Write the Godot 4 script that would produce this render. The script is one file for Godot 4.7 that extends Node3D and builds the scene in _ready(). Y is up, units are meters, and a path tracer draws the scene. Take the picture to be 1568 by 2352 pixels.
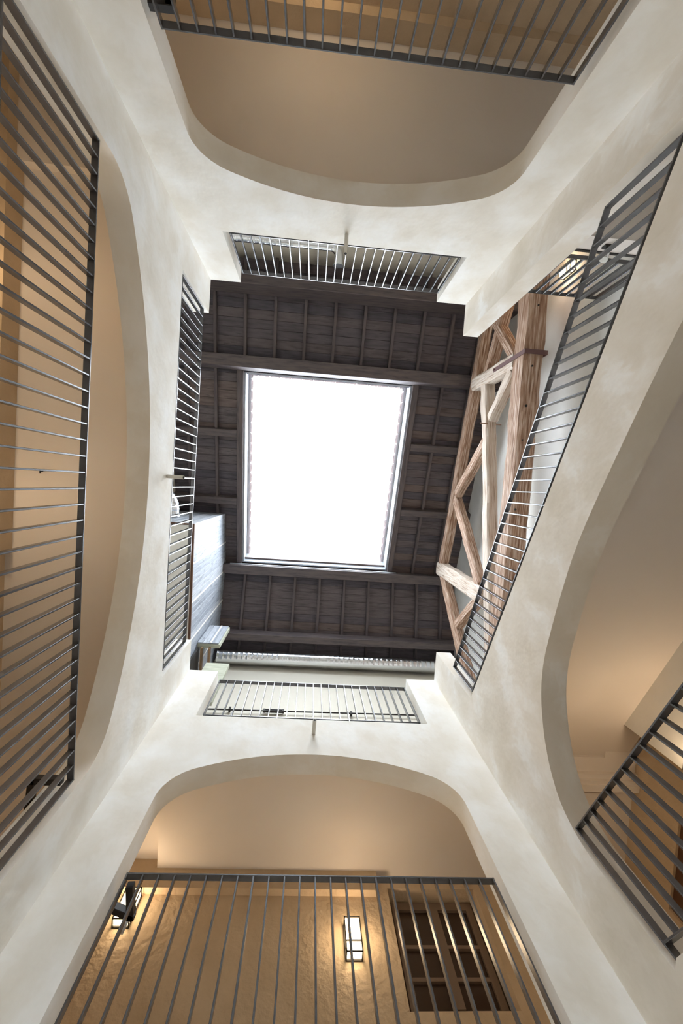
extends Node3D
# A plastered light well seen straight up from its floor: arcaded galleries, steel railings, a timber roof with a skylight.
# metres; x to the right of the photo, z to its top, y up; the camera stands 1.45 m above the court floor.

const FZ := -2.902   # court faces of the four walls
const BZ := 2.834
const LX := -1.655
const RX := 2.085
const TH := 0.225
const HP := 8.27     # top of the corner piers
const FLOOR1 := 3.65
const CEIL := 6.45

var M := {}
var rng := RandomNumberGenerator.new()
var names := {}

# ------------------------------------------------------------------ helpers
func numbered(n: String) -> String:
	if not names.has(n):
		names[n] = 0
		return n
	names[n] += 1
	return "%s_%03d" % [n, names[n]]

func thing(called: String, label: String, category: String, at := Vector3.ZERO, group := "") -> Node3D:
	var o := Node3D.new()
	o.name = numbered(called)
	add_child(o)
	o.position = at
	o.set_meta("label", label)
	o.set_meta("category", category)
	if group: o.set_meta("group", group)
	return o

func obj(called: String, mesh: Mesh, mat: Material, parent: Node, at := Vector3.ZERO, b := Basis.IDENTITY) -> MeshInstance3D:
	var o := MeshInstance3D.new()
	o.name = numbered(called) if parent == self else called
	o.mesh = mesh
	o.material_override = mat
	o.transform = Transform3D(b, at)
	o.cast_shadow = GeometryInstance3D.SHADOW_CASTING_SETTING_ON
	parent.add_child(o, true)
	return o

func struct(called: String, mesh: Mesh, mat: Material, label: String, at := Vector3.ZERO) -> MeshInstance3D:
	var o := obj(called, mesh, mat, self, at)
	o.set_meta("kind", "structure")
	o.set_meta("label", label)
	return o

func start() -> SurfaceTool:
	var st := SurfaceTool.new()
	st.begin(Mesh.PRIMITIVE_TRIANGLES)
	return st

func done(st: SurfaceTool) -> ArrayMesh:
	return st.commit()

func tri(st: SurfaceTool, a: Vector3, b: Vector3, c: Vector3, na: Vector3, nb: Vector3, nc: Vector3):
	if (b - a).cross(c - a).dot(na + nb + nc) > 0.0:
		var t := b; b = c; c = t
		t = nb; nb = nc; nc = t
	st.set_normal(na); st.add_vertex(a)
	st.set_normal(nb); st.add_vertex(b)
	st.set_normal(nc); st.add_vertex(c)

func quad(st: SurfaceTool, a: Vector3, b: Vector3, c: Vector3, d: Vector3, n: Vector3):
	tri(st, a, b, c, n, n, n)
	tri(st, a, c, d, n, n, n)

# a polygon in the plane spanned by u and v, pushed along w from w0 to w1; edges of less than 35 degrees are smooth
func prism(st: SurfaceTool, poly: PackedVector2Array, u: Vector3, v: Vector3, w: Vector3, w0: float, w1: float, o := Vector3.ZERO):
	if Geometry2D.is_polygon_clockwise(poly):
		poly.reverse()
	var n := poly.size()
	var en := []
	for i in n:
		var e := poly[(i + 1) % n] - poly[i]
		en.append((u * e.y - v * e.x).normalized())
	for i in n:
		var j := (i + 1) % n
		var n0: Vector3 = en[i]
		var pr: Vector3 = en[(i + n - 1) % n]
		var nx: Vector3 = en[j]
		var na: Vector3 = (n0 + pr).normalized() if n0.dot(pr) > 0.82 else n0
		var nb: Vector3 = (n0 + nx).normalized() if n0.dot(nx) > 0.82 else n0
		var a := o + u * poly[i].x + v * poly[i].y
		var b := o + u * poly[j].x + v * poly[j].y
		tri(st, a + w * w0, b + w * w0, b + w * w1, na, nb, nb)
		tri(st, a + w * w0, b + w * w1, a + w * w1, na, nb, na)
	var idx := Geometry2D.triangulate_polygon(poly)
	for k in range(0, idx.size(), 3):
		var p := []
		for q in 3:
			p.append(o + u * poly[idx[k + q]].x + v * poly[idx[k + q]].y)
		tri(st, p[0] + w * w0, p[1] + w * w0, p[2] + w * w0, -w, -w, -w)
		tri(st, p[0] + w * w1, p[1] + w * w1, p[2] + w * w1, w, w, w)

func slab(st: SurfaceTool, lo: Vector3, hi: Vector3):
	quad(st, Vector3(lo.x, lo.y, lo.z), Vector3(hi.x, lo.y, lo.z), Vector3(hi.x, lo.y, hi.z), Vector3(lo.x, lo.y, hi.z), Vector3.DOWN)
	quad(st, Vector3(lo.x, hi.y, lo.z), Vector3(hi.x, hi.y, lo.z), Vector3(hi.x, hi.y, hi.z), Vector3(lo.x, hi.y, hi.z), Vector3.UP)
	quad(st, Vector3(lo.x, lo.y, lo.z), Vector3(lo.x, hi.y, lo.z), Vector3(lo.x, hi.y, hi.z), Vector3(lo.x, lo.y, hi.z), Vector3.LEFT)
	quad(st, Vector3(hi.x, lo.y, lo.z), Vector3(hi.x, hi.y, lo.z), Vector3(hi.x, hi.y, hi.z), Vector3(hi.x, lo.y, hi.z), Vector3.RIGHT)
	quad(st, Vector3(lo.x, lo.y, lo.z), Vector3(hi.x, lo.y, lo.z), Vector3(hi.x, hi.y, lo.z), Vector3(lo.x, hi.y, lo.z), Vector3(0, 0, -1))
	quad(st, Vector3(lo.x, lo.y, hi.z), Vector3(hi.x, lo.y, hi.z), Vector3(hi.x, hi.y, hi.z), Vector3(lo.x, hi.y, hi.z), Vector3(0, 0, 1))

func slab_mesh(lo: Vector3, hi: Vector3) -> ArrayMesh:
	var st := start()
	slab(st, lo, hi)
	return done(st)

# box with chamfered long edges, long axis x, centred
func bar_mesh(l: float, h: float, d: float, c: float) -> ArrayMesh:
	var st := start()
	var p := PackedVector2Array([Vector2(-h / 2 + c, -d / 2), Vector2(h / 2 - c, -d / 2), Vector2(h / 2, -d / 2 + c), Vector2(h / 2, d / 2 - c), Vector2(h / 2 - c, d / 2), Vector2(-h / 2 + c, d / 2), Vector2(-h / 2, d / 2 - c), Vector2(-h / 2, -d / 2 + c)])
	prism(st, p, Vector3.UP, Vector3(0, 0, 1), Vector3.RIGHT, -l / 2, l / 2)
	return done(st)

# basis whose x runs along dir and whose z is as near to side as it can be
func along(dir: Vector3, side: Vector3) -> Basis:
	var x := dir.normalized()
	var y := side.cross(x).normalized()
	return Basis(x, y, x.cross(y))

# tube along a path; radius may vary per point
func tube(st: SurfaceTool, pts: PackedVector3Array, radii: PackedFloat32Array, sides := 20, caps := true):
	var n := pts.size()
	var ref := Vector3.UP
	var prev := []
	for i in n:
		var t := (pts[mini(i + 1, n - 1)] - pts[maxi(i - 1, 0)]).normalized()
		if i == 0: ref = t.cross(Vector3(0.31, 0.84, 0.43)).normalized()
		ref = (ref - t * ref.dot(t)).normalized()
		var bi := t.cross(ref)
		var ring := []
		var dr := 0.0
		if n > 1:
			var a := maxi(i - 1, 0)
			var b := mini(i + 1, n - 1)
			dr = (radii[b] - radii[a]) / maxf(0.0001, pts[b].distance_to(pts[a]))
		for k in sides + 1:
			var ang := TAU * k / sides
			var r := ref * cos(ang) + bi * sin(ang)
			ring.append([pts[i] + r * radii[i], (r - t * dr).normalized()])
		if i > 0:
			for k in sides:
				tri(st, prev[k][0], prev[k + 1][0], ring[k + 1][0], prev[k][1], prev[k + 1][1], ring[k + 1][1])
				tri(st, prev[k][0], ring[k + 1][0], ring[k][0], prev[k][1], ring[k + 1][1], ring[k][1])
		if caps and (i == 0 or i == n - 1):
			var nn := -t if i == 0 else t
			for k in sides:
				tri(st, pts[i], ring[k][0], ring[k + 1][0], nn, nn, nn)
		prev = ring

# ------------------------------------------------------------------ materials
func noise(seed_: int, freq: float, oct := 5, warp := 0.0) -> FastNoiseLite:
	var f := FastNoiseLite.new()
	f.seed = seed_
	f.noise_type = FastNoiseLite.TYPE_SIMPLEX_SMOOTH
	f.frequency = freq
	f.fractal_octaves = oct
	f.fractal_gain = 0.52
	if warp > 0.0:
		f.domain_warp_enabled = true
		f.domain_warp_amplitude = warp
		f.domain_warp_frequency = freq * 1.4
		f.domain_warp_fractal_octaves = 3
	return f

func ramp(stops: Array) -> Gradient:
	var g := Gradient.new()
	var o := PackedFloat32Array()
	var c := PackedColorArray()
	for s in stops:
		o.append(s[0]); c.append(s[1])
	g.offsets = o
	g.colors = c
	return g

func tex(f: FastNoiseLite, g: Gradient, size := 1024) -> NoiseTexture2D:
	var t := NoiseTexture2D.new()
	t.width = size; t.height = size
	t.seamless = true
	t.seamless_blend_skirt = 0.25
	t.noise = f
	t.color_ramp = g
	return t

func ntex(f: FastNoiseLite, strength: float, size := 512) -> NoiseTexture2D:
	var t := NoiseTexture2D.new()
	t.width = size; t.height = size
	t.seamless = true
	t.as_normal_map = true
	t.bump_strength = strength
	t.noise = f
	return t

func tri_mat(albedo: Texture2D, normal: Texture2D, scale: Vector3, rough: float, nscale := 0.4, world := true) -> StandardMaterial3D:
	var m := StandardMaterial3D.new()
	m.albedo_texture = albedo
	if normal:
		m.normal_enabled = true
		m.normal_texture = normal
		m.normal_scale = nscale
	m.roughness = rough
	m.uv1_triplanar = true
	m.uv1_world_triplanar = world
	m.uv1_scale = scale
	return m

func flat_mat(c: Color, rough: float, metal := 0.0) -> StandardMaterial3D:
	var m := StandardMaterial3D.new()
	m.albedo_color = c
	m.roughness = rough
	m.metallic = metal
	return m

func make_materials():
	var pn := ntex(noise(21, 0.012, 5), 3.0)
	# limewash: pale with clouds of beige and whiter trowel patches
	M.plaster = tri_mat(tex(noise(3, 0.0045, 6, 60.0), ramp([[0.0, Color8(222, 214, 200)], [0.35, Color8(230, 224, 213)], [0.55, Color8(235, 231, 223)], [0.75, Color8(239, 237, 232)], [1.0, Color8(243, 241, 238)]])), pn, Vector3(0.3, 0.22, 0.3), 0.9, 0.35)
	M.plaster_patchy = tri_mat(tex(noise(8, 0.005, 6, 80.0), ramp([[0.0, Color8(214, 204, 187)], [0.4, Color8(224, 215, 201)], [0.62, Color8(230, 223, 212)], [0.76, Color8(236, 232, 225)], [1.0, Color8(241, 239, 235)]])), pn, Vector3(0.3, 0.2, 0.3), 0.9, 0.35)
	M.ceiling = tri_mat(tex(noise(5, 0.004, 3, 30.0), ramp([[0.0, Color8(223, 214, 205)], [1.0, Color8(228, 221, 214)]]), 512), ntex(noise(6, 0.05, 4), 1.0), Vector3(0.3, 0.3, 0.3), 0.92, 0.1)
	M.ochre = tri_mat(tex(noise(7, 0.006, 4, 30.0), ramp([[0.0, Color8(192, 171, 143)], [1.0, Color8(205, 184, 156)]]), 512), ntex(noise(9, 0.03, 5), 4.0), Vector3(0.7, 0.7, 0.7), 0.85, 0.5)
	M.white_wall = tri_mat(tex(noise(11, 0.006, 5, 40.0), ramp([[0.0, Color8(222, 221, 216)], [1.0, Color8(233, 232, 229)]]), 512), pn, Vector3(0.4, 0.4, 0.4), 0.9, 0.3)
	M.cream = flat_mat(Color8(214, 208, 194), 0.9)
	M.stone = flat_mat(Color8(206, 200, 189), 0.8)
	M.pale_stone = flat_mat(Color8(228, 223, 214), 0.7)
	M.steel = tri_mat(tex(noise(13, 0.02, 4, 20.0), ramp([[0.0, Color8(88, 88, 90)], [1.0, Color8(102, 102, 104)]]), 256), null, Vector3(2, 2, 2), 0.25)
	M.steel.metallic = 0.4
	M.black_metal = flat_mat(Color8(40, 36, 33), 0.5, 0.4)
	M.zinc = flat_mat(Color8(226, 230, 234), 0.22, 1.0)
	M.rust = flat_mat(Color8(104, 74, 72), 0.7, 0.1)
	# roof wood, dark walnut stain, grain along x; four tones
	M.boards = []
	for k in 4:
		var a := [Color8(84, 76, 81), Color8(93, 83, 85), Color8(76, 70, 77), Color8(103, 88, 84)][k] as Color
		M.boards.append(tri_mat(tex(noise(30 + k, 0.012, 5, 25.0), ramp([[0.0, a.darkened(0.35)], [0.45, a], [0.75, a.lightened(0.07)], [1.0, a.darkened(0.5)]]), 512), null, Vector3(0.25, 2.2, 2.2), 0.62))
	M.dark_beam = tri_mat(tex(noise(36, 0.012, 5, 25.0), ramp([[0.0, Color8(64, 58, 62)], [0.5, Color8(91, 82, 83)], [1.0, Color8(104, 92, 88)]]), 512), null, Vector3(0.3, 2.0, 2.0), 0.65, 0.4, false)
	# old hewn timber, grain along the piece
	var tn := ntex(noise(41, 0.02, 6), 6.0)
	M.timber = tri_mat(tex(noise(40, 0.011, 6, 35.0), ramp([[0.0, Color8(62, 40, 28)], [0.2, Color8(116, 80, 56)], [0.32, Color8(142, 107, 84)], [0.5, Color8(166, 134, 111)], [0.68, Color8(194, 169, 150)], [1.0, Color8(224, 211, 199)]])), tn, Vector3(0.14, 2.2, 2.2), 0.82, 0.5, false)
	M.timber_pale = tri_mat(tex(noise(43, 0.011, 6, 35.0), ramp([[0.0, Color8(84, 66, 54)], [0.2, Color8(156, 134, 116)], [0.32, Color8(190, 170, 152)], [0.6, Color8(206, 192, 178)], [1.0, Color8(222, 214, 204)]])), tn, Vector3(0.14, 2.2, 2.2), 0.82, 0.5, false)
	# grey-stained planks
	M.planks = []
	for k in 3:
		var c := [Color8(162, 167, 175), Color8(176, 180, 187), Color8(150, 156, 165)][k] as Color
		M.planks.append(tri_mat(tex(noise(50 + k, 0.014, 5, 30.0), ramp([[0.0, c.darkened(0.4)], [0.3, c.darkened(0.08)], [0.7, c], [1.0, c.lightened(0.12)]]), 512), null, Vector3(2.0, 0.3, 2.0), 0.6))
	M.wool = tri_mat(tex(noise(55, 0.03, 4), ramp([[0.0, Color8(156, 159, 140)], [1.0, Color8(194, 196, 178)]]), 256), null, Vector3(0.5, 3, 3), 0.95)
	M.raw_wood = flat_mat(Color8(132, 104, 76), 0.8)
	M.edge_wood = flat_mat(Color8(92, 62, 46), 0.8)
	M.curb = flat_mat(Color8(178, 184, 192), 0.5)
	M.clay = flat_mat(Color8(150, 130, 128), 0.85)
	M.frame_paint = flat_mat(Color8(124, 106, 92), 0.45)
	M.door_wood = flat_mat(Color8(86, 56, 34), 0.5)
	M.white_plastic = flat_mat(Color8(222, 218, 212), 0.5)
	M.glass = flat_mat(Color(0.9, 0.95, 0.97, 0.06), 0.02)
	M.glass.transparency = BaseMaterial3D.TRANSPARENCY_ALPHA
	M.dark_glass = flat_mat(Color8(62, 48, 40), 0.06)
	M.lamp = flat_mat(Color8(250, 240, 222), 0.6)
	M.lamp.emission_enabled = true
	M.lamp.emission = Color(1.0, 0.9, 0.72)
	M.lamp.emission_energy_multiplier = 7.0

# ------------------------------------------------------------------ court walls
func arch(half: float, spring: float, crown: float, big: float, small: float, c: float, foot: float) -> PackedVector2Array:
	# three-centred arch from its right foot over the crown to its left foot
	var p := PackedVector2Array()
	var cy := crown - big
	var cx := half - small
	var join := atan2(spring - cy, cx)
	p.append(Vector2(c + half, foot))
	for k in 13:
		var a := join * k / 12.0
		p.append(Vector2(c + cx + small * cos(a), spring + small * sin(a)))
	for k in range(1, 24):
		var a := lerpf(join, PI - join, k / 24.0)
		p.append(Vector2(c + big * cos(a), cy + big * sin(a)))
	for k in 13:
		var a := PI - join + join * k / 12.0
		p.append(Vector2(c - cx + small * cos(a), spring + small * sin(a)))
	p.append(Vector2(c - half, foot))
	return p

func arcade(st: SurfaceTool, t0: float, t1: float, j0: float, j1: float, crown: float, big: float, small: float, sill: float, u: Vector3, w: Vector3, w0: float, w1: float):
	var half := (j1 - j0) / 2
	var cx := half - small
	var spring := crown - big + sqrt(pow(big - small, 2) - cx * cx)
	var p := arch(half, spring, crown, big, small, (j0 + j1) / 2, FLOOR1)
	p.append_array([Vector2(t0, FLOOR1), Vector2(t0, HP), Vector2(j0, HP), Vector2(j0, sill), Vector2(j1, sill), Vector2(j1, HP), Vector2(t1, HP), Vector2(t1, FLOOR1)])
	prism(st, p, u, Vector3.UP, w, w0, w1)
	prism(st, PackedVector2Array([Vector2(t0, 0), Vector2(t1, 0), Vector2(t1, FLOOR1), Vector2(t0, FLOOR1)]), u, Vector3.UP, w, w0, w1)

func court_walls():
	var st := start()
	arcade(st, LX - TH, RX + TH, -1.23, 1.645, 6.215, 2.5, 0.5, 6.945, Vector3.RIGHT, Vector3(0, 0, 1), FZ - TH, FZ)
	struct("wall_front", done(st), M.plaster, "pale limewashed court wall with an arch over the window and two lanterns")
	st = start()
	arcade(st, LX - TH, RX + TH, -1.23, 1.645, 6.18, 2.5, 0.5, 6.945, Vector3.RIGHT, Vector3(0, 0, 1), BZ, BZ + TH)
	struct("wall_back", done(st), M.plaster, "pale limewashed court wall with a wide arch at the top of the photo")
	st = start()
	arcade(st, FZ, BZ, -2.44, 2.36, 6.175, 3.9, 0.55, 6.945, Vector3(0, 0, 1), Vector3.RIGHT, LX - TH, LX)
	struct("wall_left", done(st), M.plaster, "pale limewashed court wall with the long low arch on the left")
	# right wall: a rampant arch follows the stair
	var key := [Vector2(-2.43, 3.8), Vector2(-2.43, 4.1), Vector2(-2.425, 4.35), Vector2(-2.395, 4.55), Vector2(-2.32, 4.74), Vector2(-2.2, 4.89), Vector2(-2.06, 5.0), Vector2(-1.9, 5.085), Vector2(-1.7, 5.155), Vector2(-1.5, 5.18), Vector2(-1.29, 5.16), Vector2(-1.05, 5.1), Vector2(-0.77, 5.02), Vector2(-0.28, 4.84), Vector2(0.4, 4.47), Vector2(1.11, 4.04), Vector2(1.7, 3.62), Vector2(2.08, 3.24), Vector2(2.25, 2.9), Vector2(2.3, 2.5), Vector2(2.3, 1.26)]
	var p := PackedVector2Array()
	for i in key.size() - 1:
		var a: Vector2 = key[maxi(i - 1, 0)]
		var b: Vector2 = key[i]
		var c: Vector2 = key[i + 1]
		var d: Vector2 = key[mini(i + 2, key.size() - 1)]
		for k in 4:
			p.append(b.cubic_interpolate(c, a, d, k / 4.0))
	p.append(key[-1])
	p.append_array([Vector2(BZ, 1.26), Vector2(BZ, HP), Vector2(2.38, HP), Vector2(2.38, 4.105), Vector2(-2.45, 6.735), Vector2(-2.45, HP), Vector2(FZ, HP), Vector2(FZ, 3.8)])
	st = start()
	prism(st, p, Vector3(0, 0, 1), Vector3.UP, Vector3.RIGHT, RX, RX + TH)
	prism(st, PackedVector2Array([Vector2(FZ, 0), Vector2(BZ, 0), Vector2(BZ, 1.26), Vector2(2.3, 1.26), Vector2(-2.36, 3.6), Vector2(-2.43, 3.6), Vector2(-2.43, 3.8), Vector2(FZ, 3.8)]), Vector3(0, 0, 1), Vector3.UP, Vector3.RIGHT, RX, RX + TH)
	struct("wall_right", done(st), M.plaster_patchy, "beige mottled court wall with the sloping arch of the stair on the right")

# ------------------------------------------------------------------ railings
# a, b: ends of the bottom rail on the court face; inward: unit vector away from the court
func railing(called: String, label: String, a: Vector3, b: Vector3, h: float, gaps: int, inward: Vector3, anchors: Array, foot := 0.0, group := "") -> Node3D:
	var t := thing(called, label, "railing", a, group)
	var dir := b - a
	var flat := Vector3(dir.x, 0, dir.z).normalized()
	var d := 0.05
	var th := 0.012
	var bs := along(dir, inward)
	var mid := dir / 2 + inward * d / 2
	var rail := bar_mesh(dir.length() + th, th, d, 0.0015)
	obj("top_rail", rail, M.steel, t, mid + Vector3(0, h, 0), bs)
	obj("bottom_rail", rail, M.steel, t, mid, bs)
	var up := along(Vector3.UP, inward)
	var bal := bar_mesh(h - th, th, d - 0.006, 0.0015)
	var post := bar_mesh(h + foot + th, th, d, 0.0015)
	var slope := absf(dir.y) / maxf(0.01, Vector2(dir.x, dir.z).length())
	var lift := slope * th / 2
	for k in gaps + 1:
		var at := dir * k / gaps + inward * d / 2
		if k == 0 or k == gaps:
			var s := 1.0 if k == 0 else -1.0
			obj("end_post", post, M.steel, t, at + Vector3(0, (h - foot) / 2, 0) + flat * s * 0.0, up)
		elif k in anchors:
			obj("anchor_bar", bar_mesh(h + 0.05, 0.014, d - 0.004, 0.0015), M.steel, t, at + Vector3(0, h / 2 - 0.025 - th / 2, 0), up)
		else:
			obj("baluster", bal, M.steel, t, at + Vector3(0, h / 2 + lift * 0.0, 0), up)
	return t

func angle_bracket(t: Node3D, corner: Vector3, a: Vector3, b: Vector3):
	# L of two flat bars that ties a railing to the back of the wall
	for e in [a, b]:
		var dir: Vector3 = e - corner
		obj("wall_bracket", bar_mesh(dir.length() + 0.04, 0.05, 0.06, 0.004), M.black_metal, t, (corner + e) / 2 - t.position, along(dir, Vector3.UP))

func railings():
	var t := railing("railing", "dark steel railing in front of the window and the two lit lanterns", Vector3(-1.15, 3.684, FZ), Vector3(1.58, 3.684, FZ), 1.0, 24, Vector3(0, 0, -1), [8, 16])
	angle_bracket(t, Vector3(-1.1, 4.66, -3.2), Vector3(-1.115, 4.66, -2.99), Vector3(-1.26, 4.66, -3.13))
	obj("fixing_plate", slab_mesh(Vector3(-0.016, -0.05, -0.006), Vector3(0.016, 0.05, 0.006)), M.white_plastic, t, Vector3(-1.135, 4.62, -3.25) - t.position)
	t = railing("railing", "long dark steel railing across the low arch at the left edge of the photo", Vector3(LX, 3.9, 2.307), Vector3(LX, 3.9, -2.36), 1.0, 40, Vector3(-1, 0, 0), [13, 26])
	angle_bracket(t, Vector3(-1.93, 4.86, -2.34), Vector3(-1.74, 4.86, -2.34), Vector3(-1.95, 4.86, -2.56))
	t = railing("railing", "dark steel railing across the top edge of the photo", Vector3(-1.155, 3.6, BZ), Vector3(1.578, 3.6, BZ), 1.0, 24, Vector3(0, 0, 1), [8, 16])
	angle_bracket(t, Vector3(-1.1, 4.57, 2.95), Vector3(-1.1, 4.57, 3.2), Vector3(-1.22, 4.57, 2.95))
	railing("railing", "sloping dark stair railing in the lower right corner of the photo", Vector3(RX, 3.69, -2.372), Vector3(RX, 1.16, 2.3), 0.84, 40, Vector3.RIGHT, [13, 26], 0.08)
	railing("railing", "pale-lit steel railing in front of the tie rod, below the long galvanised duct", Vector3(-1.148, 6.975, FZ), Vector3(1.556, 6.975, FZ), 1.0, 24, Vector3(0, 0, -1), [8, 16])
	railing("railing", "long steel railing on the upper left beside the grey plank-clad box", Vector3(LX, 6.975, 2.312), Vector3(LX, 6.975, -2.37), 1.0, 40, Vector3(-1, 0, 0), [10, 20, 30])
	railing("railing", "pale-lit steel railing above the wide top arch, in front of the smooth elbow pipe", Vector3(-1.152, 6.975, BZ), Vector3(1.58, 6.975, BZ), 1.0, 24, Vector3(0, 0, 1), [8, 16])
	railing("railing", "long sloping stair railing in front of the old timber truss", Vector3(RX, 4.2, 2.28), Vector3(RX, 6.72, -2.352), 0.735, 40, Vector3.RIGHT, [10, 20, 30])
	railing("railing", "short landing railing at the upper right, between the timber truss and a lit lantern", Vector3(2.33, 6.975, 2.97), Vector3(3.9, 6.975, 2.97), 1.0, 14, Vector3(0, 0, 1), [])

# ------------------------------------------------------------------ galleries
func galleries():
	var st := start()
	slab(st, Vector3(-3.6, -0.2, -4.9), Vector3(4.3, 0.0, 5.2))
	struct("floor", done(st), M.pale_stone, "pale stone floor of the court")
	# storey slabs round the court (first floor, then the ceiling of the galleries)
	st = start()
	for y in [FLOOR1 - 0.3]:
		slab(st, Vector3(-3.27, y, -4.5), Vector3(4.05, y + 0.3, FZ - TH))
		slab(st, Vector3(-3.27, y, BZ + TH), Vector3(3.95, y + 0.3, 4.8))
		slab(st, Vector3(-3.27, y, FZ - TH), Vector3(LX - TH, y + 0.3, BZ + TH))
	struct("floor", done(st), M.stone, "gallery floor round the court on the first storey")
	st = start()
	slab(st, Vector3(-1.455, CEIL, -4.5), Vector3(4.05, 6.75, FZ - TH))
	slab(st, Vector3(RX + TH, CEIL, FZ - TH), Vector3(3.66, 6.75, -2.97))
	slab(st, Vector3(3.66, CEIL, FZ - TH), Vector3(4.05, 6.75, -2.43))
	struct("ceiling", done(st), M.ceiling, "smooth plaster ceiling over the front gallery")
	st = start()
	slab(st, Vector3(-3.27, 6.57, -4.5), Vector3(-1.455, 6.75, FZ - TH))
	slab(st, Vector3(-3.27, 6.57, FZ - TH), Vector3(LX - TH, 6.75, BZ + TH))
	struct("ceiling", done(st), M.ceiling, "smooth plaster ceiling over the left gallery")
	st = start()
	slab(st, Vector3(-3.27, CEIL, BZ + TH), Vector3(RX + TH, 6.75, 4.8))
	slab(st, Vector3(RX + TH, CEIL, 2.95), Vector3(3.95, 6.72, 4.8))
	struct("ceiling", done(st), M.ceiling, "smooth plaster ceiling over the back gallery")
	obj("floor_edge", slab_mesh(Vector3(RX + TH, 6.72, 2.94), Vector3(3.95, 6.76, 2.98)), M.black_metal, get_node("ceiling_002"))
	# outer walls
	st = start()
	var z0 := -4.85
	slab(st, Vector3(-3.6, 0, z0), Vector3(1.15, 14, -4.5))
	slab(st, Vector3(2.15, 0, z0), Vector3(4.4, 6.5, -4.5))
	slab(st, Vector3(1.15, 0, z0), Vector3(2.15, 5.095, -4.5))
	slab(st, Vector3(1.15, 6.31, z0), Vector3(2.15, 6.5, -4.5))
	slab(st, Vector3(1.15, 6.5, z0), Vector3(4.4, 14, -4.5))
	struct("wall_outer_front", done(st), M.ochre, "ochre gallery wall with the small-paned window and two lanterns")
	struct("wall_attic_front", slab_mesh(Vector3(-3.3, 6.75, -4.5), Vector3(3.95, 13.4, -4.48)), M.cream, "cream attic wall behind the long galvanised duct")
	struct("wall_outer_back", slab_mesh(Vector3(-3.6, 0, 4.75), Vector3(4.4, 6.75, 5.1)), M.ochre, "ochre gallery wall at the top edge of the photo")
	struct("wall_attic_back", slab_mesh(Vector3(-3.6, 6.75, 4.5), Vector3(4.4, 13.4, 5.1)), M.cream, "cream attic wall behind the smooth elbow pipe")
	struct("wall_outer_left", slab_mesh(Vector3(-3.6, 0, -4.85), Vector3(-3.27, 6.75, 5.1)), M.ochre, "ochre gallery wall at the left edge of the photo")
	struct("wall_attic_left", slab_mesh(Vector3(-3.6, 6.75, -4.85), Vector3(-3.3, 14, 5.1)), M.cream, "cream attic wall on the left")
	st = start()
	slab(st, Vector3(3.95, 0, -2.43), Vector3(4.4, 14, 5.1))
	slab(st, Vector3(3.95, 6.75, -4.85), Vector3(4.4, 14, -2.43))
	struct("wall_outer_right", done(st), M.white_wall, "white attic and stair wall behind the old timber truss")
	st = start()
	slab(st, Vector3(4.05, 0, -3.17), Vector3(4.4, 6.75, -2.43))
	slab(st, Vector3(4.05, 5.78, -4.2), Vector3(4.4, 6.75, -3.17))
	slab(st, Vector3(4.05, 0, -4.85), Vector3(4.4, 6.75, -4.2))
	slab(st, Vector3(4.05, 0, -4.2), Vector3(4.4, FLOOR1, -3.17))
	struct("wall_landing", done(st), M.ochre, "ochre wall of the stair landing round the dark brown door")
	# cornices on the gallery walls
	st = start()
	slab(st, Vector3(-3.27, 6.2, -4.5), Vector3(1.03, CEIL, -4.43))
	struct("trim_1", slab_mesh(Vector3(-3.27, 6.2, -4.5), Vector3(1.03, 6.58, -4.42)), M.ochre, "boxed cornice on the ochre wall above the lanterns")
	struct("trim_2", slab_mesh(Vector3(-3.27, 6.3, -0.95), Vector3(-3.2, 6.58, 4.75)), M.ochre, "boxed cornice on the left gallery wall")
	struct("trim_3", slab_mesh(Vector3(-3.27, 6.2, 4.66), Vector3(3.9, 6.46, 4.76)), M.ochre, "boxed cornice on the back gallery wall")
	st = start()
	slab(st, Vector3(RX + TH, 6.4, -3.32), Vector3(4.05, CEIL + 0.01, -3.14))
	slab(st, Vector3(RX + TH, 6.36, -3.32), Vector3(4.04, 6.41, -3.2))
	slab(st, Vector3(RX + TH, 6.34, -3.32), Vector3(4.045, 6.37, -3.24))
	struct("trim_4", done(st), M.ceiling, "stepped plaster moulding across the stair landing ceiling")
	# stair flights
	for f in [[0.0, "wall_stair", 3.95], [-3.27, "wall_stair_lower", 3.66]]:
		var dy: float = f[0]
		var q := PackedVector2Array()
		q.append(Vector2(3.0, 4.87 - 0.545 * 3.0 + dy))
		var n := 19
		for k in n:
			var z := 3.0 - 5.97 * k / n
			var y := lerpf(FLOOR1, 6.75, (k + 1.0) / n) + dy
			q.append(Vector2(z, y)); q.append(Vector2(3.0 - 5.97 * (k + 1) / n, y))
		q.append(Vector2(-2.97, 6.49 + dy))
		st = start()
		prism(st, q, Vector3(0, 0, 1), Vector3.UP, Vector3.RIGHT, RX + TH, f[2])
		struct("floor_stair", done(st), M.ceiling, "smooth sloping underside of the %s stair flight" % ["upper" if dy == 0.0 else "lower"])
	st = start()
	prism(st, PackedVector2Array([Vector2(-2.43, 0), Vector2(3.0, 0), Vector2(3.0, 4.87 - 0.545 * 3.0 + 0.02), Vector2(-2.43, 4.87 + 0.545 * 2.43 + 0.02)]), Vector3(0, 0, 1), Vector3.UP, Vector3.RIGHT, 3.66, 3.95)
	struct("wall_stair", done(st), M.white_wall, "rough white side wall of the stair at the right edge of the photo")

	# window in the front gallery
	var w := thing("window_1", "grey-brown casement window with small panes behind the lower front railing", "window", Vector3(1.655, 5.15, -4.68))
	w.set_meta("kind", "structure")
	w.remove_meta("category")
	var hw := 0.455
	var hh := 1.14
	st = start()
	slab(st, Vector3(-hw, 0, -0.03), Vector3(-hw + 0.07, hh, 0.03))
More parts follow.
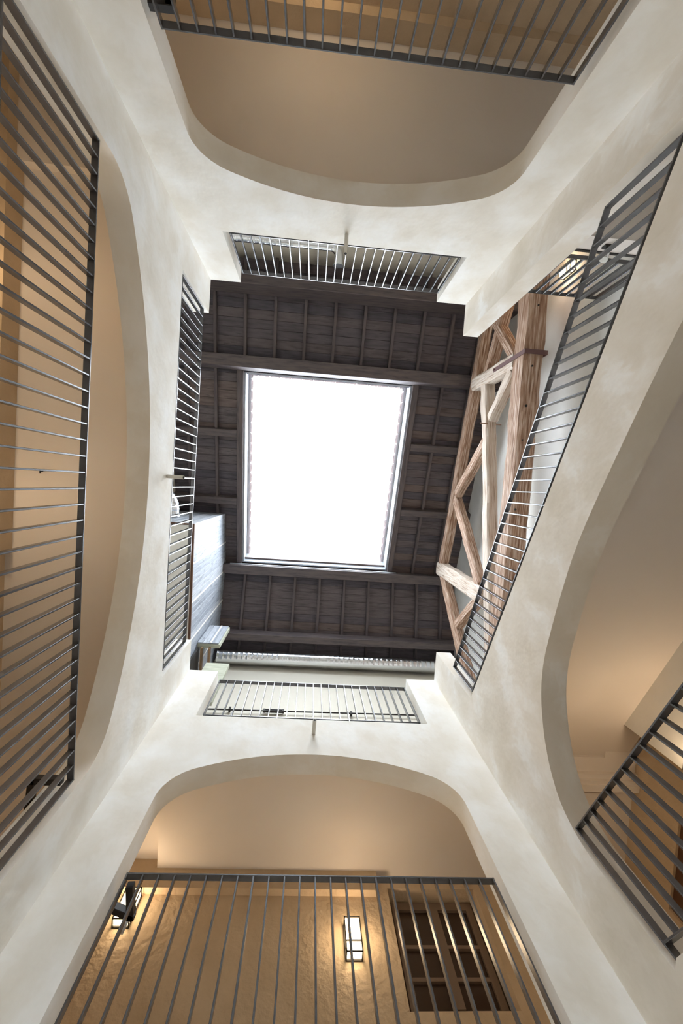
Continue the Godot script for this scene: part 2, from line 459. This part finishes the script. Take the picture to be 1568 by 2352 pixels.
	slab(st, Vector3(hw - 0.07, 0, -0.03), Vector3(hw, hh, 0.03))
	slab(st, Vector3(-hw + 0.07, 0, -0.03), Vector3(hw - 0.07, 0.07, 0.03))
	slab(st, Vector3(-hw + 0.07, hh - 0.09, -0.03), Vector3(hw - 0.07, hh, 0.03))
	obj("window_frame", done(st), M.frame_paint, w)
	obj("mullion", slab_mesh(Vector3(-0.05, 0.07, -0.03), Vector3(0.05, hh - 0.09, 0.045)), M.frame_paint, w)
	for s in [-1.0, 1.0]:
		var x0 := 0.05
		var x1 := hw - 0.07
		for y in [0.335, 0.645]:
			obj("glazing_bar", slab_mesh(Vector3(minf(s * x0, s * x1), y - 0.018, -0.02), Vector3(maxf(s * x0, s * x1), y + 0.018, 0.028)), M.frame_paint, w)
		for r in [[0.07, 0.317], [0.353, 0.627], [0.663, hh - 0.09]]:
			obj("pane", slab_mesh(Vector3(minf(s * x0, s * x1), r[0], -0.008), Vector3(maxf(s * x0, s * x1), r[1], -0.002)), M.dark_glass, w)
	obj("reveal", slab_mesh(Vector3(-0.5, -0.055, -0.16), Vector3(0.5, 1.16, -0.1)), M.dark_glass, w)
	# door on the stair landing
	var d := thing("door_1", "dark brown door on the stair landing at the right edge of the photo", "door", Vector3(4.08, FLOOR1, -3.685))
	d.set_meta("kind", "structure")
	d.remove_meta("category")
	obj("leaf", slab_mesh(Vector3(0, 0, -0.515), Vector3(0.05, 2.13, 0.515)), M.door_wood, d)
	for s in [-1.0, 1.0]:
		obj("door_panel", slab_mesh(Vector3(-0.012, 0.3, s * 0.25 - 0.17), Vector3(0.01, 1.9, s * 0.25 + 0.17)), M.door_wood, d)
	obj("door_handle", bar_mesh(0.12, 0.02, 0.02, 0.004), M.black_metal, d, Vector3(-0.04, 1.0, 0.42), along(Vector3(0, 0, 1), Vector3.RIGHT))

# ------------------------------------------------------------------ lanterns
# wall lantern: frosted glass box in a dark frame; out = away from the wall
func lantern(label: String, at: Vector3, out: Vector3, energy: float, group := "wall lanterns"):
	var t := thing("wall_lantern", label, "lantern", at, group)
	t.basis = along(out.cross(Vector3.UP) * -1.0, out)
	var w := 0.165
	var h := 0.36
	var d := 0.10
	obj("back_plate", bar_mesh(w, h, 0.012, 0.002), M.black_metal, t, Vector3(0, 0, 0.006))
	obj("diffuser", bar_mesh(w - 0.024, h - 0.03, d - 0.02, 0.004), M.lamp, t, Vector3(0, 0, d / 2 + 0.004))
	for s in [-1.0, 1.0]:
		for e in [0.016, d]:
			obj("frame_bar", slab_mesh(Vector3(-0.005, -h / 2, -0.005), Vector3(0.005, h / 2, 0.005)), M.black_metal, t, Vector3(s * (w / 2 - 0.005), 0, e))
	for y in [-h / 2 + 0.006, -h / 2 + 0.11, h / 2 - 0.006]:
		obj("frame_bar", slab_mesh(Vector3(-w / 2, -0.005, -0.005), Vector3(w / 2, 0.005, 0.005)), M.black_metal, t, Vector3(0, y, d))
		for s in [-1.0, 1.0]:
			obj("frame_bar", slab_mesh(Vector3(-0.005, -0.005, 0), Vector3(0.005, 0.005, d)), M.black_metal, t, Vector3(s * (w / 2 - 0.005), y, 0))
	var l := OmniLight3D.new()
	l.name = "lantern_light"
	l.light_color = Color(1.0, 0.86, 0.7)
	l.light_energy = energy
	l.light_size = 0.06
	l.omni_range = 30.0
	l.omni_attenuation = 2.0
	l.shadow_enabled = true
	t.add_child(l, true)
	l.position = Vector3(0, 0, d / 2 + 0.004)

func lanterns():
	var e := 0.23
	lantern("lit lantern on the ochre wall left of the window, whole behind the railing", Vector3(0.7, 5.69, -4.5), Vector3(0, 0, 1), e)
	lantern("lit lantern on the ochre wall half hidden by the black bracket", Vector3(-1.6, 6.0, -4.5), Vector3(0, 0, 1), e)
	lantern("lit lantern on the white attic wall behind the landing railing", Vector3(3.95, 8.86, 3.8), Vector3(-1, 0, 0), e)
	lantern("lantern on the left gallery wall behind the long railing", Vector3(-3.27, 5.7, 1.9), Vector3.RIGHT, e)
	lantern("lantern on the left gallery wall opposite the court's middle", Vector3(-3.27, 5.7, -0.3), Vector3.RIGHT, e)
	lantern("lantern on the back gallery wall", Vector3(-0.2, 5.5, 4.75), Vector3(0, 0, -1), e * 0.6)
	lantern("lantern on the white stair wall", Vector3(3.66, 5.1, -2.28), Vector3(-1, 0, 0), e * 1.5)

# ------------------------------------------------------------------ roof
func roof():
	var g := 0.333
	var q := 0.25
	var zr := -2.2
	var yr := 12.45 + g * 2.2
	var x0 := -3.3
	var x1 := 3.95
	var sx0 := -1.62
	var sx1 := 2.03
	var sz0 := -2.06
	var sz1 := 2.33
	var nb := Vector3(0, 1, g).normalized()          # up out of the back slope
	var sb := Vector3(0, -g, 1).normalized()
	var nf := Vector3(0, 1, -q).normalized()
	var sf := Vector3(0, -q, -1).normalized()
	var lb := sqrt(1 + g * g)
	var lf := sqrt(1 + q * q)
	var back := func(z: float, up: float) -> Vector3: return Vector3(0, 12.45 - g * z, z) + nb * up
	# cover over the boards, with the opening
	var st := start()
	var c0 := 0.15
	var c1 := 0.26
	for r in [[x0, x1, sz1 + 0.04, 5.1], [x0, sx0 - 0.04, zr, sz1 + 0.04], [sx1 + 0.04, x1, zr, sz1 + 0.04], [sx0 - 0.04, sx1 + 0.04, zr, sz0 - 0.04]]:
		var a: Vector3 = back.call(r[2], 0.0)
		var b: Vector3 = back.call(r[3], 0.0)
		prism(st, PackedVector2Array([Vector2(r[0], 0), Vector2(r[1], 0), Vector2(r[1], (b - a).length()), Vector2(r[0], (b - a).length())]), Vector3.RIGHT, sb, nb, c0, c1, a)
	prism(st, PackedVector2Array([Vector2(x0, -0.02), Vector2(x1, -0.02), Vector2(x1, 2.9 * lf), Vector2(x0, 2.9 * lf)]), Vector3.RIGHT, sf, nf, c0, c1, Vector3(0, yr, zr))
	prism(st, PackedVector2Array([Vector2(zr - 0.2, yr + 0.06), Vector2(zr, yr + 0.13), Vector2(zr + 0.13, yr + 0.1), Vector2(zr + 0.13, yr + 0.33), Vector2(zr - 0.2, yr + 0.33)]), Vector3(0, 0, 1), Vector3.UP, Vector3.RIGHT, x0, x1)
	var R := struct("roof", done(st), M.dark_beam, "dark boarded pitched roof over the light well")
	# boards: rows across the slope, each its own piece
	var bw := 0.19
	var n_rows := int((5.0 - zr) * lb / bw)
	var cache := {}
	for k in n_rows:
		var s0 := k * bw
		var z := zr + (s0 + bw / 2) / lb
		var spans := [[x0, x1]]
		if z > sz0 - 0.02 and z < sz1 + 0.02:
			spans = [[x0, sx0 - 0.04], [sx1 + 0.04, x1]]
		for sp in spans:
			var ln: float = sp[1] - sp[0]
			if not cache.has(ln): cache[ln] = bar_mesh(ln, 0.024, bw - 0.004, 0.004)
			obj("roof_board", cache[ln], M.boards[rng.randi() % 4], R, back.call(z, 0.137) + Vector3((sp[0] + sp[1]) / 2, 0, 0), Basis(Vector3.RIGHT, nb, sb))
	for k in 13:
		obj("roof_board", cache[x1 - x0], M.boards[rng.randi() % 4], R, Vector3((x0 + x1) / 2, yr, zr) + sf * (k + 0.5) * bw + nf * 0.137, Basis(Vector3.RIGHT, nf, -sf))
	# rafters
	var rw := 0.062
	for k in 13:
		var x := -2.91 + 0.63 * k
		if x > x1 - 0.05: break
		var sp := [[zr + 0.05, 4.8]]
		if x > sx0 - 0.16 and x < sx1 + 0.16: sp = [[sz1 + 0.1, 4.8]]
		for e in sp:
			var a: Vector3 = back.call(e[0], 0.06)
			var b: Vector3 = back.call(e[1], 0.06)
			obj("rafter", bar_mesh((b - a).length(), 0.12, rw, 0.004), M.dark_beam, R, (a + b) / 2 + Vector3(x, 0, 0), along(b - a, Vector3.RIGHT))
		x = -2.85 + 0.64 * k
		var a2 := Vector3(x, yr, zr) + sf * 0.1 + nf * 0.06
		var b2 := Vector3(x, yr, zr) + sf * 2.3 * lf + nf * 0.06
		obj("rafter", bar_mesh((b2 - a2).length(), 0.12, rw, 0.004), M.dark_beam, R, (a2 + b2) / 2, along(b2 - a2, Vector3.RIGHT))
	# purlins across
	for e in [["purlin", 11.3, 11.62, 2.37, 2.62], ["ridge_beam", 12.9, 13.12, -2.36, -2.13], ["purlin", 12.4, 12.72, -3.88, -3.71], ["eave_purlin", 10.6, 11.12, 3.8, 4.02]]:
		obj(e[0], bar_mesh(x1 - x0, e[2] - e[1], e[4] - e[3], 0.01), M.dark_beam, R, Vector3((x0 + x1) / 2, (e[1] + e[2]) / 2, (e[3] + e[4]) / 2))
	obj("lit_edge_strip", slab_mesh(Vector3(-1.95, 13.0, -2.128), Vector3(2.3, 13.075, -2.115)), M.curb, R)  # added pale strip: paints the skylit upper edge of the ridge beam
	# trimmers beside the opening and short noggins from them to the gables
	for xx in [[-1.8, -1.66], [2.07, 2.21]]:
		var a: Vector3 = back.call(-2.12, 0.03)
		var b: Vector3 = back.call(2.4, 0.03)
		obj("trimmer", bar_mesh((b - a).length(), 0.2, xx[1] - xx[0], 0.008), M.dark_beam, R, (a + b) / 2 + Vector3((xx[0] + xx[1]) / 2, 0, 0), along(b - a, Vector3.RIGHT))
	for zz in [1.06, -0.5]:
		for xx in [[x0, -1.8], [2.21, x1]]:
			obj("noggin", bar_mesh(xx[1] - xx[0], 0.2, 0.17, 0.008), M.dark_beam, R, back.call(zz, -0.0) + Vector3((xx[0] + xx[1]) / 2, 0, 0), Basis(Vector3.RIGHT, nb, sb))
	# skylight: white curb, pane, and the edge of the tiles outside
	var S := thing("window_2", "large bright skylight with a white curb in the dark roof", "skylight", back.call(0.0, 0.0))
	S.set_meta("kind", "structure")
	S.remove_meta("category")
	var up := 0.42
	var o := S.position
	var p0: Vector3 = back.call(sz0, 0.0)
	var p1: Vector3 = back.call(sz1, 0.0)
	var len_s := (p1 - p0).length()
	for e in [[sx0 - 0.035, sx0], [sx1, sx1 + 0.035]]:
		obj("curb_board", bar_mesh(len_s + 0.07, up, 0.035, 0.003), M.curb, S, (p0 + p1) / 2 + nb * up / 2 + Vector3((e[0] + e[1]) / 2, 0, 0) - o, along(p1 - p0, Vector3.RIGHT))
	for e in [[p0, -1.0], [p1, 1.0]]:
		obj("curb_board", bar_mesh(sx1 - sx0, up, 0.035, 0.003), M.curb, S, (e[0] as Vector3) + sb * (e[1] as float) * 0.0175 + nb * up / 2 + Vector3((sx0 + sx1) / 2, 0, 0) - o, Basis(Vector3.RIGHT, nb, sb))
	obj("pane", bar_mesh(sx1 - sx0 + 0.06, 0.008, len_s + 0.06, 0.001), M.glass, S, (p0 + p1) / 2 + nb * (up + 0.004) + Vector3((sx0 + sx1) / 2, 0, 0) - o, Basis(Vector3.RIGHT, nb, sb))
	for e in [[sx0 - 0.02, sx0 + 0.065], [sx1 - 0.065, sx1 + 0.02]]:
		obj("flashing", bar_mesh(len_s, 0.006, e[1] - e[0], 0.001), M.clay, S, (p0 + p1) / 2 + nb * (up + 0.012) + Vector3((e[0] + e[1]) / 2, 0, 0) - o, along(p1 - p0, Vector3.RIGHT))
	obj("flashing", bar_mesh(sx1 - sx0, 0.006, 0.085, 0.001), M.clay, S, p1 - sb * 0.025 + nb * (up + 0.012) + Vector3((sx0 + sx1) / 2, 0, 0) - o, Basis(Vector3.RIGHT, nb, sb))
	var tst := start()
	var tp := PackedVector2Array()
	for k in 9:
		tp.append(Vector2(cos(PI * k / 8.0), sin(PI * k / 8.0)) * 0.12)
	for k in range(8, -1, -1):
		tp.append(Vector2(cos(PI * k / 8.0), sin(PI * k / 8.0)) * 0.105)
	prism(tst, tp, Vector3.RIGHT, Vector3.UP, Vector3(0, 0, 1), 0.0, 0.4)
	var tile := done(tst)
	for k in 15:
		var x := sx0 + 0.1 + k * 0.25
		if x > sx1: break
		obj("roof_tile", tile, M.clay, S, p1 + nb * (up + 0.017) - sb * 0.095 + Vector3(x, 0, 0) - o, Basis(Vector3.RIGHT, nb, sb))
	for side in [0, 1]:
		for k in 19:
			var s := 0.1 + k * 0.25
			if s > len_s: break
			var bx := Basis(-sb, nb, Vector3.RIGHT) if side == 1 else Basis(sb, nb, Vector3.LEFT)
			var xe := sx1 - 0.09 if side == 1 else sx0 + 0.09
			obj("roof_tile", tile, M.clay, S, p0 + sb * s + nb * (up + 0.017) + Vector3(xe, 0, 0) - o, bx)

# ------------------------------------------------------------------ old truss
func hewn(seed_: int, l: float, h: float, d: float, rough := 0.018) -> ArrayMesh:
	# hand-hewn beam, long axis x: waney section with wandering edges
	var st := start()
	var f := noise(seed_, 1.3, 3)
	var n := maxi(6, int(l / 0.16))
	var sec := [Vector2(-0.5, -0.36), Vector2(-0.38, -0.5), Vector2(0, -0.51), Vector2(0.38, -0.5), Vector2(0.5, -0.36), Vector2(0.51, 0), Vector2(0.5, 0.36), Vector2(0.38, 0.5), Vector2(0, 0.51), Vector2(-0.38, 0.5), Vector2(-0.5, 0.36), Vector2(-0.51, 0)]
	var rows := []
	for i in n + 1:
		var x := -l / 2 + l * i / n
		var row := []
		for k in 12:
			var s: Vector2 = sec[k]
			var a := f.get_noise_3d(x, k * 0.55, 0.0) * rough * 1.6
			var b := f.get_noise_3d(x * 0.6, 7.0, 3.0) * rough * 1.5
			row.append(Vector3(x, s.x * h * (1.0 + a * 4.0) + b, s.y * d * (1.0 + a * 4.0) + f.get_noise_3d(x * 0.6, 31.0, 9.0) * rough))
		rows.append(row)
	for i in n:
		for k in 12:
			var j := (k + 1) % 12
			var pa: Vector3 = rows[i][k]
			var pb: Vector3 = rows[i][j]
			var pc: Vector3 = rows[i + 1][j]
			var pd: Vector3 = rows[i + 1][k]
			var nn := (pb - pa).cross(pd - pa).normalized()
			if nn.dot(Vector3(0, pa.y + pb.y, pa.z + pb.z)) < 0.0: nn = -nn
			quad(st, pa, pb, pc, pd, nn)
	for e in [0, n]:
		var nn := Vector3.LEFT if e == 0 else Vector3.RIGHT
		for k in 12:
			tri(st, Vector3(rows[e][0].x, 0, 0), rows[e][k], rows[e][(k + 1) % 12], nn, nn, nn)
	return done(st)

func truss():
	var xf := 3.2
	var t := thing("timber_truss", "old hewn timber roof truss in front of the white wall on the right", "truss", Vector3(xf, 8.56, 0))
	# name, from (z, y), to (z, y), depth, width, pale
	var list := [
		["tie_beam", 4.48, 8.81, -4.45, 8.81, 0.5, 0.31, false],
		["principal_rafter", 4.42, 10.375, -1.72, 12.28, 0.27, 0.2, false],
		["lower_strut", -1.86, 12.2, -4.3, 8.95, 0.27, 0.19, false],
		["inclined_beam", 2.36, 10.4, -3.4, 8.87, 0.29, 0.2, true],
		["inclined_beam", 2.34, 10.4, 4.36, 9.18, 0.2, 0.19, false],
		["queen_post", 2.325, 9.0, 2.325, 10.95, 0.26, 0.22, true],
		["king_post", -1.82, 9.5, -1.82, 12.42, 0.33, 0.22, true],
		["brace", 3.5, 10.3, 2.4, 9.1, 0.2, 0.18, false],
		["brace", 2.2, 9.12, 1.5, 9.95, 0.2, 0.18, true],
		["brace", 1.15, 10.02, 0.05, 11.55, 0.22, 0.17, false],
		["brace", -0.1, 11.65, -1.66, 9.75, 0.24, 0.17, false],
		["brace", -1.95, 9.78, -2.9, 11.0, 0.2, 0.17, false],
	]
	var i := 0
	for e in list:
		var a := Vector3(0, e[2] - 8.56, e[1])
		var b := Vector3(0, e[4] - 8.56, e[3])
		var w: float = e[6]
		var inset := 0.0 if i < 3 or e[0] in ["queen_post", "king_post"] else 0.01
		if e[0] == "queen_post" or e[0] == "king_post": inset = -0.02
		obj(e[0], hewn(60 + i, (b - a).length(), e[5], w), M.timber_pale if e[7] else M.timber, t, (a + b) / 2 + Vector3(w / 2 + inset, 0, 0), along(b - a, Vector3.RIGHT))
		i += 1
	# iron strap hung round the tie beam from the queen post
	var st := start()
	slab(st, Vector3(-0.035, -0.02, 2.3), Vector3(-0.023, 1.22, 2.37))
	slab(st, Vector3(-0.035, -0.035, 2.3), Vector3(0.34, -0.02, 2.37))
	slab(st, Vector3(0.325, -0.02, 2.3), Vector3(0.34, 0.6, 2.37))
	obj("iron_strap", done(st), M.rust, t)
	st = start()
	tube(st, PackedVector3Array([Vector3(-0.055, 1.16, 2.335), Vector3(-0.03, 1.16, 2.335)]), PackedFloat32Array([0.018, 0.018]), 10)
	obj("bolt", done(st), M.rust, t)
	st = start()
	tube(st, PackedVector3Array([Vector3(-0.1, 1.45, 1.4), Vector3(0.3, 1.45, 1.4)]), PackedFloat32Array([0.012, 0.012]), 8)
	obj("peg", done(st), M.timber, t)
	# old bolt holes in the underside of the tie beam
	for e in [[0.08, 1.49, 0.02], [0.12, 2.12, 0.015], [0.13, 3.06, 0.013], [0.07, 0.95, 0.013], [0.06, -0.16, 0.017]]:
		st = start()
		tube(st, PackedVector3Array([Vector3(e[0], -0.018, e[1]), Vector3(e[0], 0.03, e[1])]), PackedFloat32Array([e[2], e[2]]), 10)
		obj("bolt_hole", done(st), M.black_metal, t)

# ------------------------------------------------------------------ plank-clad box and services
func plank_box():
	var x := -2.1
	var y0 := 9.85
	var t := thing("plant_box", "grey plank-clad box hung under the roof on the left", "plant box", Vector3(-2.7, y0, -2.2))
	var o := t.position
	var k := 0
	# face towards the court
	var z := -0.86
	while z > -4.4:
		var zc := z - 0.06
		var top := (12.45 - 0.333 * zc if zc > -2.2 else 13.18 - 0.25 * (absf(zc) - 2.2)) + 0.1
		var bot := y0 + 0.08 * (absf(zc) - 0.86) / 1.3
		var joint := k % 6 == 5
		obj("plank", bar_mesh(top - bot, 0.122 if not joint else 0.121, 0.024, 0.003), M.planks[rng.randi() % 3], t, Vector3(x - 0.012, (top + bot) / 2, zc) - o, along(Vector3.UP, Vector3.RIGHT))
		if joint:
			obj("joint_strip", bar_mesh(top - bot, 0.032, 0.012, 0.002), M.white_plastic, t, Vector3(x + 0.006, (top + bot) / 2, z - 0.122) - o, along(Vector3.UP, Vector3.RIGHT))
		z -= 0.1235
		k += 1
	# face towards the top of the photo
	for j in 10:
		var xc := x - 0.024 - 0.06 - j * 0.1235
		if xc < -3.28: break
		obj("plank", bar_mesh(3.0, 0.122, 0.024, 0.003), M.planks[rng.randi() % 3], t, Vector3(xc, y0 + 1.5, -0.872) - o, along(Vector3.UP, Vector3(0, 0, 1)))
	var st := start()
	prism(st, PackedVector2Array([Vector2(-0.89, y0 + 0.01), Vector2(-4.4, y0 + 0.22), Vector2(-4.4, y0 + 0.26), Vector2(-0.89, y0 + 0.05)]), Vector3(0, 0, 1), Vector3.UP, Vector3.RIGHT, -3.29, x - 0.03, -o)
	obj("bottom_board", done(st), M.white_wall, t)
	st = start()
	prism(st, PackedVector2Array([Vector2(-0.86, y0 - 0.02), Vector2(-4.4, y0 + 0.19), Vector2(-4.4, y0 + 0.23), Vector2(-0.86, y0 + 0.02)]), Vector3(0, 0, 1), Vector3.UP, Vector3.RIGHT, x - 0.03, x + 0.012, -o)
	slab(st, Vector3(-3.29, y0 - 0.02, -0.88) - o, Vector3(x, y0 + 0.02, -0.855) - o)
	obj("edge_strip", done(st), M.edge_wood, t)

	# unfinished duct shaft beside it
	var s := thing("duct_shaft", "unfinished duct shaft with a plank panel above and a pale green insulation board below", "shaft", Vector3(-1.85, 8.3, -3.4))
	o = s.position
	for j in 4:
		obj("plank", bar_mesh(1.1, 0.1, 0.024, 0.003), M.planks[j % 3], s, Vector3(-2.03 + 0.104 * j, 11.1, -3.31) - o, along(Vector3.UP, Vector3(0, 0, 1)))
	obj("joint_strip", bar_mesh(1.1, 0.03, 0.012, 0.002), M.white_plastic, s, Vector3(-1.82, 11.1, -3.294) - o, along(Vector3.UP, Vector3(0, 0, 1)))
	obj("insulation_core", slab_mesh(Vector3(-2.08, 10.54, -3.4) - o, Vector3(-1.64, 11.66, -3.325) - o), M.wool, s)
	for e in [-1.98, -1.83]:
		obj("stud", slab_mesh(Vector3(e - 0.02, 10.44, -4.0) - o, Vector3(e + 0.02, 10.54, -3.38) - o), M.raw_wood, s)
	obj("shaft_lining", slab_mesh(Vector3(-2.075, 8.4, -4.05) - o, Vector3(-2.04, 10.54, -3.4) - o), M.black_metal, s)
	obj("insulation_board", slab_mesh(Vector3(-1.68, 8.1, -3.36) - o, Vector3(-1.27, 9.55, -3.3) - o), M.wool, s)

func duct_mesh(path: Array, r: float, pitch: float, ridge: float) -> ArrayMesh:
	var st := start()
	var pts := PackedVector3Array()
	var rad := PackedFloat32Array()
	var run := 0.0
	for i in path.size() - 1:
		var a: Vector3 = path[i]
		var b: Vector3 = path[i + 1]
		var n := maxi(1, int((b - a).length() / (pitch / 6.0)))
		for k in n:
			var p := a.lerp(b, float(k) / n)
			if pts.size() > 0: run += p.distance_to(pts[-1])
			pts.append(p)
			var ph := fposmod(run, pitch) / pitch
			rad.append(r + (ridge if ph < 0.2 else 0.0))
	pts.append(path[-1])
	rad.append(r)
	tube(st, pts, rad, 28)
	return done(st)

func services():
	var t := thing("spiral_duct", "long galvanised spiral duct along the attic wall under the roof", "duct", Vector3(-2.0, 12.28, -4.25))
	obj("duct_pipe", duct_mesh([Vector3(0, 0, 0), Vector3(5.9, 0, 0)], 0.152, 0.12, 0.008), M.zinc, t)
	obj("coupling", duct_mesh([Vector3(2.52, 0, 0), Vector3(2.6, 0, 0)], 0.163, 0.2, 0.0), M.zinc, t)
	for x in [0.9, 2.6, 4.4]:
		obj("pipe_hanger", slab_mesh(Vector3(x - 0.004, 0.15, -0.004), Vector3(x + 0.004, 0.36, 0.004)), M.zinc, t)
	# pipe behind the back railing
	t = thing("vent_pipe", "bright vent pipe with a smooth elbow behind the upper back railing", "pipe", Vector3(-2.4, 9.9, 4.3))
	obj("spiral_part", duct_mesh([Vector3(-0.85, 0, 0), Vector3(1.86, 0, 0)], 0.085, 0.1, 0.005), M.zinc, t)
	var el := [Vector3(1.86, 0, 0), Vector3(2.42, 0, 0)]
	for k in range(1, 9):
		var a := PI / 2 * k / 8.0
		el.append(Vector3(2.42 + 0.17 * sin(a), 0, -0.17 * (1 - cos(a))))
	el.append(Vector3(2.59, 0, -0.3))
	obj("elbow", duct_mesh(el, 0.078, 5.0, 0.0), M.zinc, t)
	obj("end_ring", duct_mesh([Vector3(2.59, 0, -0.29), Vector3(2.59, 0, -0.33)], 0.09, 5.0, 0.0), M.zinc, t)
	for x in [0.3, 1.7]:
		obj("wall_clip", slab_mesh(Vector3(x - 0.015, -0.02, 0.06), Vector3(x + 0.015, 0.02, 0.2)), M.zinc, t)
	# bent duct into the plank box
	t = thing("bent_duct", "bent galvanised duct behind the upper left railing, entering the plank-clad box", "duct", Vector3(-3.3, 10.9, -0.35))
	var pa := [Vector3(0.0, 0, 0)]
	for k in 11:
		var a := PI / 2 * k / 10.0
		pa.append(Vector3(0.1 + 0.34 * sin(a), 0.05 * k / 10.0, -0.34 * (1 - cos(a))))
	pa.append(Vector3(0.44, 0.05, -0.5))
	obj("duct_pipe", duct_mesh(pa, 0.17, 0.09, 0.007), M.zinc, t)
	obj("collar", duct_mesh([Vector3(0.44, 0.05, -0.42), Vector3(0.44, 0.05, -0.5)], 0.19, 5.0, 0.0), M.zinc, t)
	# tie rod with turnbuckle on the attic wall
	t = thing("tie_rod", "thin dark tie rod with a turnbuckle behind the upper front railing", "tie rod", Vector3(0, 10.1, -4.42))
	var st := start()
	tube(st, PackedVector3Array([Vector3(-1.98, -0.03, 0), Vector3(3.1, 0.05, 0)]), PackedFloat32Array([0.014, 0.014]), 8)
	obj("rod", done(st), M.black_metal, t)
	st = start()
	slab(st, Vector3(-0.62, -0.045, -0.02), Vector3(-0.3, -0.022, 0.02))
	slab(st, Vector3(-0.62, 0.01, -0.02), Vector3(-0.3, 0.033, 0.02))
	slab(st, Vector3(-0.66, -0.045, -0.025), Vector3(-0.62, 0.033, 0.025))
	slab(st, Vector3(-0.3, -0.045, -0.025), Vector3(-0.26, 0.033, 0.025))
	obj("turnbuckle", done(st), M.black_metal, t)
	for x in [-1.3, 1.05]:
		obj("clamp", slab_mesh(Vector3(x - 0.02, -0.05, -0.03), Vector3(x + 0.02, 0.05, 0.03)), M.black_metal, t)
	# water spouts below the railings
	for e in [["front wall, above the arch of the window", Vector3(0.205, 6.62, FZ), Vector3(0, -0.06, 0.2)], ["back wall, overlapping the elbow pipe", Vector3(0.19, 6.73, BZ), Vector3(0, -0.08, -0.25)], ["left wall, in front of the upper left railing", Vector3(LX, 6.75, -0.02), Vector3(0.21, -0.09, 0)], ["left wall, at the edge of the photo", Vector3(LX, 3.62, -0.04), Vector3(0.22, -0.06, 0)]]:
		var s := thing("water_spout", "small grey water spout on the %s" % e[0], "spout", e[1], "water spouts")
		var b: Vector3 = e[2]
		st = start()
		tube(st, PackedVector3Array([-b * 0.2, b * 0.5, b]), PackedFloat32Array([0.022, 0.022, 0.021]), 16)
		obj("pipe", done(st), M.stone, s)
		st = start()
		tube(st, PackedVector3Array([b * 0.985, b * 1.004]), PackedFloat32Array([0.015, 0.015]), 12)
		obj("mouth", done(st), M.black_metal, s)
	t = thing("ceiling_hook", "tiny dark hook in the plaster ceiling of the left gallery", "hook", Vector3(-2.91, 6.57, -0.06))
	obj("shank", slab_mesh(Vector3(-0.006, -0.05, -0.006), Vector3(0.006, 0.0, 0.006)), M.black_metal, t)
	obj("cross_bar", slab_mesh(Vector3(-0.006, -0.05, -0.025), Vector3(0.006, -0.038, 0.025)), M.black_metal, t)
	# emergency spot on the floor edge
	t = thing("spot_light", "small grey spotlight on the slab edge below the landing railing", "spotlight", Vector3(3.16, 6.6, 2.95))
	obj("mount", slab_mesh(Vector3(-0.05, -0.04, -0.02), Vector3(0.05, 0.04, 0.0)), M.black_metal, t)
	st = start()
	tube(st, PackedVector3Array([Vector3(0, 0, -0.02), Vector3(-0.03, -0.02, -0.1), Vector3(-0.06, -0.04, -0.18)]), PackedFloat32Array([0.025, 0.04, 0.045]), 14)
	obj("spot_head", done(st), M.zinc, t)

# ------------------------------------------------------------------ scene
func _ready():
	rng.seed = 7
	# camera: looks straight up, tilted a few degrees
	var cam := Camera3D.new()
	cam.name = "camera"
	add_child(cam)
	var right := Vector3(0.995484, -0.062887, 0.071112)
	var upv := Vector3(-0.067404, 0.059236, 0.995966)
	var fwd := Vector3(0.066846, 0.996261, -0.05473)
	cam.transform = Transform3D(Basis(right, upv, -fwd).orthonormalized(), Vector3(0, 1.45, 0))
	cam.fov = rad_to_deg(2.0 * atan(1176.0 / 1045.0))
	cam.near = 0.05
	cam.current = true
	# overcast sky, brightest overhead
	var we := WorldEnvironment.new()
	we.name = "environment"
	var env := Environment.new()
	var sky := Sky.new()
	var sm := ProceduralSkyMaterial.new()
	sm.sky_top_color = Color(0.93, 0.965, 1.0)
	sm.sky_horizon_color = Color(0.62, 0.66, 0.7)
	sm.sky_curve = 0.35
	sm.ground_bottom_color = Color(0.2, 0.19, 0.18)
	sm.ground_horizon_color = Color(0.4, 0.4, 0.4)
	sm.energy_multiplier = 16.0
	sky.sky_material = sm
	env.sky = sky
	env.background_mode = Environment.BG_SKY
	env.ambient_light_source = Environment.AMBIENT_SOURCE_SKY
	env.tonemap_mode = Environment.TONE_MAPPER_LINEAR
	env.tonemap_exposure = 1.33
	env.sdfgi_enabled = true
	env.ssao_enabled = true
	env.ssil_enabled = true
	we.environment = env
	add_child(we)
	make_materials()
	court_walls()
	galleries()
	roof()
	truss()
	railings()
	lanterns()
	plank_box()
	services()
